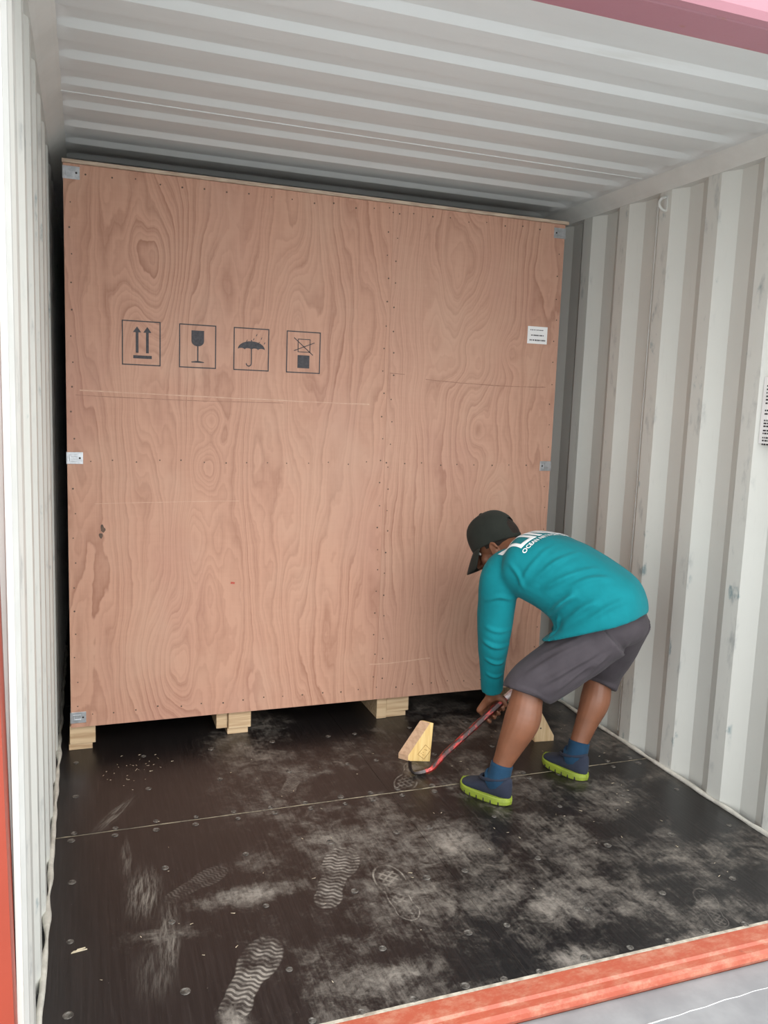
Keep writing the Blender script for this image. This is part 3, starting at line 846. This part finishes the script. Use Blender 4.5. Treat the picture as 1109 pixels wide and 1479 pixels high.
# trunk (inside the clothes)
ellipsoid(bm, PEL, (RT, D, UP), (.135, .105, .095))
tube(bm, [PEL + UP*.01, Vector((1.875, .865, .775)), Vector((1.80, .95, .825)), Vector((1.745, 1.04, .858)), NB], [(.12, .10), (.12, .095), (.13, .09), (.125, .085), (.06, .055)], ref=RT, n=20)
# neck and head
tube(bm, [NB - D*.02, NB.lerp(HC, .5) + UP*.0, HC - F*.012 - U*.03], [.060, .056, .060])
ax = (R3, F, U)
ellipsoid(bm, HC + U*.015 - F*.012, ax, (.073, .092, .090), 24, 16)
ellipsoid(bm, HC + F*.030 - U*.045, ax, (.058, .060, .075), 20, 14)
ellipsoid(bm, HC + F*.048 - U*.098, ax, (.036, .034, .024), 16, 10)          # chin
tube(bm, [HC + F*.082 + U*.005, HC + F*.096 - U*.022, HC + F*.108 - U*.042], [.009, .011, .015], n=10)    # nose
for s in (-1, 1):
    tube(bm, [HC + F*.100 - U*.046 + R3*s*.006, HC + F*.094 - U*.046 + R3*s*.016], [.008, .007], n=8)     # nostril wings
    tube(bm, [HC + F*.080 + U*.014 + R3*s*.014, HC + F*.074 + U*.016 + R3*s*.045], [.008, .008], n=8)     # brow
    ellipsoid(bm, HC + F*.055 - U*.035 + R3*s*.036, ax, (.022, .024, .024))                                   # cheek
    tube(bm, [HC + F*.084 - U*.072, HC + F*.076 - U*.073 + R3*s*.022], [.007, .005], n=8)                  # lips
    # ear: rim and bowl
    e = HC + R3*s*.077 - F*.012 - U*.026
    rim = [e + F*(.016*math.cos(t)) + U*(.031*math.sin(t)) + R3*s*(.010 + .006*math.cos(t+PI)) for t in [PI*.95 - (PI*1.75)*i/9 for i in range(10)]]
    tube(bm, rim, [.0055]*10, n=8, k=2)
    ellipsoid(bm, e + R3*s*.002, ax, (.010, .014, .027), 12, 8)
    ellipsoid(bm, e - U*.030 + R3*s*.005, ax, (.006, .008, .009), 10, 8)
# arms
def arm(bm, s, e, w):
    tube(bm, [s, s.lerp(e, .5), e, e.lerp(w, .35), w], [.052, .046, .040, .040, .027], n=16)
arm(bm, LS, LE, LW); arm(bm, RS, RE, RW)
# hands closed round the bar
def hand(bm, hc, wrist, far, side):
    """hc on the bar axis; far: side of the bar the fingers go behind"""
    b = bdir*side                                       # towards the thumb
    far = (far - bdir*far.dot(bdir)).normalized()
    w = (wrist - hc); u = (w - bdir*w.dot(bdir)); u = (u - far*u.dot(far)).normalized()
    kn = [hc + b*o + u*.030 + far*.018 for o in (-.036, -.013, .010, .033)]
    cen = (kn[1] + kn[2])/2
    for i, kpt in enumerate(kn):
        tube(bm, [wrist + b*(-.012 + .008*i) - u*.004, wrist.lerp(kpt, .55) + far*.003, kpt], [.019, .0145, .0132], n=10, k=3)
        o = (-.036, -.013, .010, .033)[i] + (-.002, 0, 0, .002)[i]
        ln = (.86, 1.0, 1.04, .95)[i]
        p1 = hc + b*o + far*.031*ln + u*.006
        p2 = hc + b*o + far*.016 - u*.027*ln
        p3 = hc + b*(o + .002) - far*.013*ln - u*.023
        p4 = hc + b*(o + .003) - far*.023*ln - u*.010
        tube(bm, [kpt, p1, p2, p3, p4], [.0110, .0098, .0092, .0085, .0072], n=10, k=4)
    t0 = wrist + b*.016 - u*.010 - far*.004
    tube(bm, [t0, hc + b*.044 + u*.040 - far*.010, hc + b*.060 + u*.014 - far*.022, hc + b*.056 - u*.012 - far*.025], [.019, .0150, .0110, .0085], n=10, k=4)
LHC = B0.lerp(B1, .66) ; LHC = B0 + bdir*((Vector((1.640, 0, 0)).x - B0.x)/bdir.x)
hand(bm, LHC, LW - UP*.012, Vector((.25, .97, 0)), 1)
RHC = B0 + bdir*((1.862 - B0.x)/bdir.x)
hand(bm, RHC, RW, Vector((.25, .97, 0)), 1)
for vtx in bm.verts: vtx.co -= PB
me = fuse(bm, .0042, 4)
person = link_me('person', me, M['skin']); person.location = PB
tag(person, 'worker in teal long-sleeved shirt and grey shorts bent over prying with a bar', 'person')
def wear(name, me_, mat, parent=person):
    return link_me(name, me_, mat, parent)
# eyes
for s in (-1, 1):
    bm = bmesh.new(); ellipsoid(bm, HC + F*.068 - U*.004 + R3*s*.031 - PB, ax, (.011, .006, .007), 12, 8); o = link('eye', bm, M['eye'], person, True)
    bm = bmesh.new(); ellipsoid(bm, HC + F*.0725 - U*.005 + R3*s*.031 - PB, ax, (.005, .003, .005), 10, 8); link('iris', bm, M['hair'], o, True)

# hair: cropped cap of hair over back and sides of the skull
bm = bmesh.new()
rows_ = []
for i in range(11):
    el = -.62 + 1.75*i/10
    row = []
    for j in range(25):
        az = math.radians(68) + math.radians(224)*j/24       # 0 = face, 180 = back
        r_ = 1.0 + .004*noise.noise((i*.9, j*.9, 0))
        low = -.62 + (.42 if abs(j-12) > 8 else 0.)           # sideburn line sits higher
        e2 = max(el, low)
        row.append(HC + U*.015 - F*.012 + (R3*(.0775*math.sin(az)) + F*(.0965*math.cos(az)))*(math.cos(e2)*r_) + U*(.0945*math.sin(e2)*r_) - PB)
    rows_.append([bm.verts.new(p) for p in row])
for a, b in zip(rows_, rows_[1:]):
    for j in range(24): bm.faces.new((a[j], a[j+1], b[j+1], b[j]))
hm = evaluated(bm, [('SOLIDIFY', dict(thickness=.006, offset=0.)), ('SUBSURF', dict(levels=1))])
wear('hair', hm, M['hair'])

# cap: crown with the adjusting gap at the back, strap, button, curved peak
bm = bmesh.new()
NA, NE = 36, 12
rows_ = []
CAPC = HC + U*.020 - F*.006
def cap_pt(az, el, k_=1.0):
    s_ = math.sin(el)
    bulge = 1 + .05*math.exp(-((el-.75)/.4)**2)*max(0, math.cos(az))
    return CAPC + (R3*(.086*math.sin(az)) + F*(.104*math.cos(az)))*(math.cos(el)**.8*k_*bulge) + U*((.112 if s_ > 0 else .100)*s_*k_*bulge)
for i in range(NE):
    row = []
    for j in range(NA):
        e0 = -.08 - .36*((1 - math.cos(2*PI*j/NA))/2)**2.2
        row.append(bm.verts.new(cap_pt(2*PI*j/NA, e0 + (PI/2 - .02 - e0)*i/NE) - PB))
    rows_.append(row)
top = bm.verts.new(cap_pt(0, PI/2) - PB)
for i, (a, b) in enumerate(zip(rows_, rows_[1:])):
    for j in range(NA):
        azd = abs(((j + .5)*360/NA) - 180)
        if azd < 32*math.sqrt(max(0, 1 - ((i - 1)/4.0)**2)) and 1 <= i <= 4: continue
        bm.faces.new((a[j], a[(j+1) % NA], b[(j+1) % NA], b[j]))
for j in range(NA): bm.faces.new((rows_[-1][j], rows_[-1][(j+1) % NA], top))
cm = evaluated(bm, [('SOLIDIFY', dict(thickness=.004, offset=1.)), ('SUBSURF', dict(levels=1))])
cap = wear('cap', cm, M['cap']); cap['label'] = 'dark green baseball cap'
bm = bmesh.new(); ellipsoid(bm, cap_pt(0, PI/2, 1.04) - PB, ax, (.008, .008, .004), 12, 8); link('button', bm, M['cap'], cap, True)
bm = bmesh.new(); rows_ = []
for i in range(7):
    t = i/6; row = []
    for j in range(21):
        a_ = math.radians(-66) + math.radians(132)*j/20
        base = cap_pt(a_, -.03, 1.0)
        ln_ = .092*t*max(0., math.cos(a_*.80))**.6
        ext = ln_*.80; drop = -ln_*.58 - .010*t*t - .020*(math.sin(a_)**2)*t - .002
        row.append(bm.verts.new(base + F*ext + R3*(.006*t*math.sin(a_)) + U*drop - PB))
    rows_.append(row)
for a, b in zip(rows_, rows_[1:]):
    for j in range(20): bm.faces.new((a[j], a[j+1], b[j+1], b[j]))
pm = evaluated(bm, [('SOLIDIFY', dict(thickness=.004, offset=0.)), ('SUBSURF', dict(levels=1))])
link_me('peak', pm, M['cap'], cap)

# ---------------- shirt
def ring_at(c, th, a, b, n=36, p=2.3, sag=0.):
    th = math.radians(th); nn = D*math.cos(th) - UP*math.sin(th); out = []
    for j in range(n):
        t = 2*PI*j/n; ct, st = math.cos(t), math.sin(t)
        q = Vector(c) + RT*(a*math.copysign(abs(ct)**(2/p), ct)) + nn*(b*math.copysign(abs(st)**(2/p), st))
        if sag: q -= UP*(sag*max(0., st))
        out.append(q)
    return out
keys = [((1.876, .824, .672), 20, .186, .200, .012), ((1.880, .822, .700), 26, .188, .196, .010), ((1.882, .828, .740), 38, .185, .178, .0),
        ((1.858, .862, .784), 50, .180, .154, .0), ((1.806, .932, .832), 62, .185, .142, .0), ((1.752, 1.00, .860), 70, .192, .134, .0),
        ((1.706, 1.06, .872), 75, .188, .119, .0), ((1.690, 1.092, .880), 75, .152, .100, .0), ((1.680, 1.115, .884), 72, .084, .070, .0)]
full = catmull([(*c, th, a, b, s_) for c, th, a, b, s_ in keys], 5)
bm = bmesh.new()
loft(bm, [ring_at(f_[:3], f_[3], f_[4], f_[5], sag=f_[6]) for f_ in full])
tube(bm, [Vector((1.658, 1.07, .852)), LS + Vector((.004, -.002, -.008)), LS.lerp(LE, .45) + Vector((-.002, 0, 0)), LE, LE.lerp(LW, .45), LW + UP*.012], [.072, .074, .073, .064, .052, .043], n=22, round_ends=False)
tube(bm, [Vector((1.76, 1.13, .862)), RS, RS.lerp(RE, .5), RE, RE.lerp(RW, .5), RW.lerp(RE, .12)], [.080, .078, .068, .060, .048, .042], n=22, round_ends=False)
sh = fuse(bm, .0065, 7)
# cloth folds: ridges along 3-D strokes
def folds(me_, strokes, off=Vector((0, 0, 0)), grain=.0, gs=9.):
    N = [v_.normal.copy() for v_ in me_.vertices]
    for v_, n_ in zip(me_.vertices, N):
        co = v_.co; d_ = 0.
        for (segs, w_, h_, c0, rad_) in strokes:
            if (co - c0).length > rad_ + 4*w_: continue
            best, bt = 9., 0.
            for (A, B, t0, t1) in segs:
                ab = B - A; t = max(0., min(1., (co - A).dot(ab)/ab.length_squared)); q = (co - A - ab*t).length
                if q < best: best, bt = q, t0 + (t1 - t0)*t
            if best < 4*w_:
                e_ = (best/w_)**2; d_ += h_*(1 - e_)*math.exp(-e_*.7)*math.sin(PI*(.06 + .88*bt))
        if grain: d_ += grain*noise.noise(co*gs)
        v_.co = co + n_*d_
S = []
def stroke(P_, w_, h_):
    if len(P_) < 2: return
    P_ = [Vector(q) for q in catmull([tuple(q) for q in P_], 4)]; n_ = len(P_) - 1
    c0 = sum(P_, Vector())/len(P_)
    S.append(([(a, b, i/n_, (i+1)/n_) for i, (a, b) in enumerate(zip(P_, P_[1:])) if (b - a).length > 1e-6], w_, h_, c0, max((q - c0).length for q in P_)))
stroke([(1.625, 0.857, 0.832), (1.689, 0.822, 0.906), (1.795, 0.832, 0.939)], 0.013, 0.011)
stroke([(1.611, 0.929, 0.781), (1.609, 0.873, 0.865), (1.672, 0.868, 0.936), (1.744, 0.893, 0.96)], 0.011, 0.007)
stroke([(1.655, 0.825, 0.818), (1.708, 0.778, 0.864), (1.817, 0.751, 0.898)], 0.014, 0.011)
stroke([(1.699, 0.851, 0.712), (1.699, 0.776, 0.772), (1.73, 0.739, 0.814)], 0.013, 0.0232)
stroke([(1.702, 0.834, 0.639), (1.704, 0.795, 0.716)], 0.009, 0.0174)
stroke([(1.709, 0.772, 0.689), (1.744, 0.712, 0.766), (1.782, 0.68, 0.796)], 0.014, 0.0116)
stroke([(1.748, 0.692, 0.721), (1.804, 0.656, 0.777), (1.867, 0.648, 0.805)], 0.014, 0.0087)
stroke([(1.714, 0.76, 0.83), (1.776, 0.729, 0.865), (1.847, 0.709, 0.871)], 0.015, 0.0087)
stroke([(1.519, 1.011, 0.734), (1.559, 0.969, 0.758), (1.623, 0.978, 0.742)], 0.01, 0.0087)
stroke([(1.534, 1.033, 0.574), (1.571, 1.005, 0.553), (1.636, 1.018, 0.558)], 0.01, 0.0090)
stroke([(1.552, 1.049, 0.5), (1.588, 1.03, 0.481), (1.628, 1.032, 0.485)], 0.009, 0.0080)
stroke([(1.529, 1.019, 0.632), (1.568, 0.99, 0.619), (1.633, 1.003, 0.622)], 0.01, 0.0060)
stroke([(1.573, 1.07, 0.43), (1.602, 1.055, 0.416), (1.639, 1.058, 0.423)], 0.008, 0.0060)
stroke([(1.571, 0.936, 0.895), (1.589, 0.897, 0.856), (1.609, 0.891, 0.805)], 0.01, 0.0072)
folds(sh, S, grain=.0035, gs=13.)
for v_ in sh.vertices: v_.co -= PB
sh.update()
shirt = wear('shirt', sh, M['teal']); shirt['label'] = 'teal long-sleeved shirt with white lettering on the back'
tree = BVHTree.FromPolygons([v_.co for v_ in sh.vertices], [p.vertices for p in sh.polygons])
# collar band
bm = bmesh.new()
cr_ = [NB + (D*.055 + UP*.010) + RT*(.064*math.cos(t)) + (UP*.93 - D*.36)*(.060*math.sin(t)) - PB for t in [2*PI*i/24 for i in range(25)]]
tube(bm, [p - (D*.9)*.045 for p in cr_], [.010]*25, n=8, k=1)
link('collar', bm, M['teal'], shirt, True)
# white lettering, laid on the cloth of the back
BN = Vector((-.10, -.12, .98)).normalized()                       # outward from the back
TU = (D*.93 + UP*.37).normalized()                        # letter-up: towards the neck
TC = Vector((1.745, .975, .96)); TX_ = Vector((.935, .352, .05)).normalized(); TY_ = Vector((-.352, .935, 0)).normalized()
def lay(u, w_, lift=.0016):
    o_ = TC + TX_*u + TY_*w_ + BN*.25 - PB
    h_ = tree.ray_cast(o_, -BN)
    return None if h_[0] is None else h_[0] + h_[1]*lift
def lay_grid(name, inside, u0, u1, w0, w1, step):
    bm = bmesh.new(); cache = {}
    def vert(i, j):
        if (i, j) not in cache:
            p = lay(u0 + i*step, w0 + j*step); cache[(i, j)] = bm.verts.new(p) if p is not None else None
        return cache[(i, j)]
    for i in range(int((u1 - u0)/step)):
        for j in range(int((w1 - w0)/step)):
            if inside(u0 + (i + .5)*step, w0 + (j + .5)*step):
                q = [vert(i, j), vert(i+1, j), vert(i+1, j+1), vert(i, j+1)]
                if all(q): bm.faces.new(q)
    me_ = evaluated(bm, [('SOLIDIFY', dict(thickness=.0008, offset=1.))])
    o_ = link_me(name, me_, M['white'], shirt); return o_
LW_, LHh, TH = .088, .110, .019
def letters(u, w_):
    if not 0 <= w_ <= LHh: return False
    def O(x): 
        if not 0 <= x <= LW_: return False
        r_ = .022      # one rounded corner pair
        if x > LW_ - r_ and (w_ > LHh - r_) and math.hypot(x - LW_ + r_, w_ - LHh + r_) > r_: return False
        return not (TH < x < LW_ - TH and TH*.8 < w_ < LHh - TH*.8)
    def Nn(x): 
        if not 0 <= x <= LW_: return False
        k_ = LHh - (x - .0)/LW_*LHh
        return x < TH or x > LW_ - TH or abs(w_ - k_) < TH*.75
    def E(x):
        if not 0 <= x <= LW_*.9: return False
        return x < TH or w_ < TH*.8 or w_ > LHh - TH*.8 or abs(w_ - LHh/2) < TH*.42
    g_ = LW_ + .013
    x0 = u + 1.5*LW_ + .013
    return O(x0) or Nn(x0 - g_) or E(x0 - 2*g_)
o_ = lay_grid('lettering', letters, -.150, .150, -.004, .116, .0032); o_['label'] = 'bold white letters ONE'
cu_ = bpy.data.curves.new('tmp_text', 'FONT'); cu_.body = 'OCEAN NETWORK EXPRESS'; cu_.size = .0225; cu_.align_x = 'CENTER'; cu_.space_character = 1.08; cu_.offset = .0005
to = bpy.data.objects.new('tmp_text', cu_); COL.objects.link(to)
dg = bpy.context.evaluated_depsgraph_get(); dg.update()
tm = bpy.data.meshes.new_from_object(to.evaluated_get(dg)); bpy.data.objects.remove(to)
bm = bmesh.new(); bm.from_mesh(tm); bpy.data.meshes.remove(tm)
for v_ in bm.verts:
    p = lay(v_.co.x, v_.co.y - .026, .0022)
    if p is not None: v_.co = p
sm_ = link('lettering', bm, M['white'], shirt); sm_['label'] = 'small white letters OCEAN NETWORK EXPRESS'

# ---------------- shorts
bm = bmesh.new()
ellipsoid(bm, PEL - UP*.012 + D*.026, (RT, D, UP), (.166, .142, .100), 28, 18)
tube(bm, [LH + Vector((-.0, 0, .0)), LH.lerp(LK, .3), LH.lerp(LK, .65) + UP*-.004, LK + Vector((.006, 0, .006)), LK + Vector((-.012, 0, -.026))], [.112, .108, .100, .094, .093], n=26, round_ends=False)
tube(bm, [RH, RH.lerp(RK, .35), RH.lerp(RK, .75), RK + Vector((.004, 0, .0)), RK.lerp(RA, .17)], [.112, .106, .096, .086, .083], n=26, round_ends=False)
so = fuse(bm, .0065, 5)
S = []
stroke([(1.611, 0.834, 0.497), (1.689, 0.782, 0.573), (1.783, 0.715, 0.65)], 0.012, 0.009)
stroke([(1.645, 0.79, 0.471), (1.714, 0.748, 0.53), (1.805, 0.698, 0.603)], 0.012, 0.010)
stroke([(1.693, 0.773, 0.446), (1.75, 0.735, 0.519), (1.831, 0.693, 0.59)], 0.012, 0.010)
stroke([(1.654, 0.84, 0.557), (1.713, 0.778, 0.611), (1.787, 0.722, 0.673)], 0.012, 0.007)
stroke([(1.782, 0.745, 0.487), (1.814, 0.706, 0.561), (1.882, 0.689, 0.638)], 0.012, 0.010)
stroke([(2.007, 0.888, 0.475), (1.97, 0.79, 0.56), (1.937, 0.702, 0.631)], 0.012, 0.006)
stroke([(1.579, 0.848, 0.456), (1.625, 0.801, 0.442), (1.694, 0.794, 0.407)], 0.006, 0.004)
folds(so, S, grain=.003, gs=14.)
for v_ in so.vertices: v_.co -= PB
so.update()
wear('shorts', so, M['grey'])['label'] = 'charcoal grey knee-length shorts'

# ---------------- shoes, with sock and sole
def shoe(ank, fw):
    o = Vector((ank.x, ank.y, 0)); sd = Vector((fw.y, -fw.x, 0))
    def half(s_):   # half width along the foot
        t = (s_ + .062)/.222
        t = min(max(t, 0), 1)
        return .047*(max(0, 1 - (2*t - 1)**4.0))**.5*(.80 + .26*t) + .001
    def topz(s_):
        if s_ < .01: return .098 + .010*((-s_)/.07)
        if s_ < .08: return .098 - .032*((s_ - .01)/.07)
        return .066 - .028*((s_ - .08)/.08)
    bm = bmesh.new(); rings = []
    for i in range(17):
        s_ = -.061 + .220*i/16; hw = half(s_); zt = topz(s_); zb = .020
        r_ = []
        for j in range(20):
            t = 2*PI*j/20; c_, q_ = math.cos(t), math.sin(t)
            r_.append(o + fw*s_ + sd*(hw*.97*math.copysign(abs(c_)**.8, c_)) + UP*((zt+zb)/2 + (zt-zb)/2*math.copysign(abs(q_)**.85, q_)) - PB)
        rings.append(r_)
    loft(bm, rings)
    me_ = evaluated(bm, [('SUBSURF', dict(levels=1))])
    sh_ = link_me('shoe', me_, M['navy'], person); sh_['label'] = 'navy slip-on shoe with lime sole'
    bm = bmesh.new(); outline = []
    N_ = 22
    for i in range(N_+1):
        s_ = -.064 + .227*(1 - math.cos(PI*i/N_))/2; outline.append((s_, half(s_ if 0 < i < N_ else -9)*1.06 if 0 < i < N_ else .004))
    def lvl(z, k_, dz=True):
        P_ = [(s_, h_) for s_, h_ in outline] + [(s_, -h_) for s_, h_ in outline[::-1]]
        return [o + fw*((s_ - .06)*k_ + .06) + sd*(h_*k_) + UP*(z + (.012*max(0, (s_ - .10)/.06)**2 if dz else 0)) - PB for s_, h_ in P_]
    loft(bm, [lvl(.0015, .93), lvl(.006, .985), lvl(.018, 1.0), lvl(.027, .985), lvl(.030, .94)])
    sole = link('sole', bm, M['lime'], sh_, False)
    # dark flex grooves cut in the side of the sole
    bm = bmesh.new()
    for s_ in (-.03, .0, .03, .06, .09, .115):
        for q in (-1, 1):
            c = o + fw*s_ + sd*(q*half(s_)*1.062) - PB
            vs_ = []
            for a_, z in ((-.0028, .004), (.0028, .004), (.0012, .017), (-.0012, .017)):
                vs_.append((c + fw*a_ + UP*z))
            A = [bm.verts.new(p + sd*(q*.0008)) for p in vs_]; B = [bm.verts.new(p - sd*(q*.004)) for p in vs_]
            bm.faces.new(A); bm.faces.new(B[::-1])
            for i in range(4): bm.faces.new((A[i], A[(i+1) % 4], B[(i+1) % 4], B[i]))
    tag(link('sole_grooves', bm, M['dark'], sole), None, None, None, 'stuff')
    # collar of the shoe and the sock
    bm = bmesh.new()
    cp = [o + fw*(.014 + .056*math.cos(t)) + sd*(.041*math.sin(t)) + UP*(.090 - .012*math.cos(t)) - PB for t in [2*PI*i/20 for i in range(21)]]
    tube(bm, cp, [.0065]*21, n=8, k=1); link('shoe_collar', bm, M['navy'], sh_, True)
    bm = bmesh.new()
    tube(bm, [o + fw*.02 + UP*.07 - PB, ank + UP*-.012 - PB, ank.lerp(LK if ank is LA else RK, .13) - PB], [(.052, .043), .044, .0415], n=20, k=4, ref=fw, round_ends=False)
    sk_ = link('sock', bm, M['sock'], sh_, True); sk_['label'] = 'blue ankle sock'
shoe(LA, LF); shoe(RA, RF)
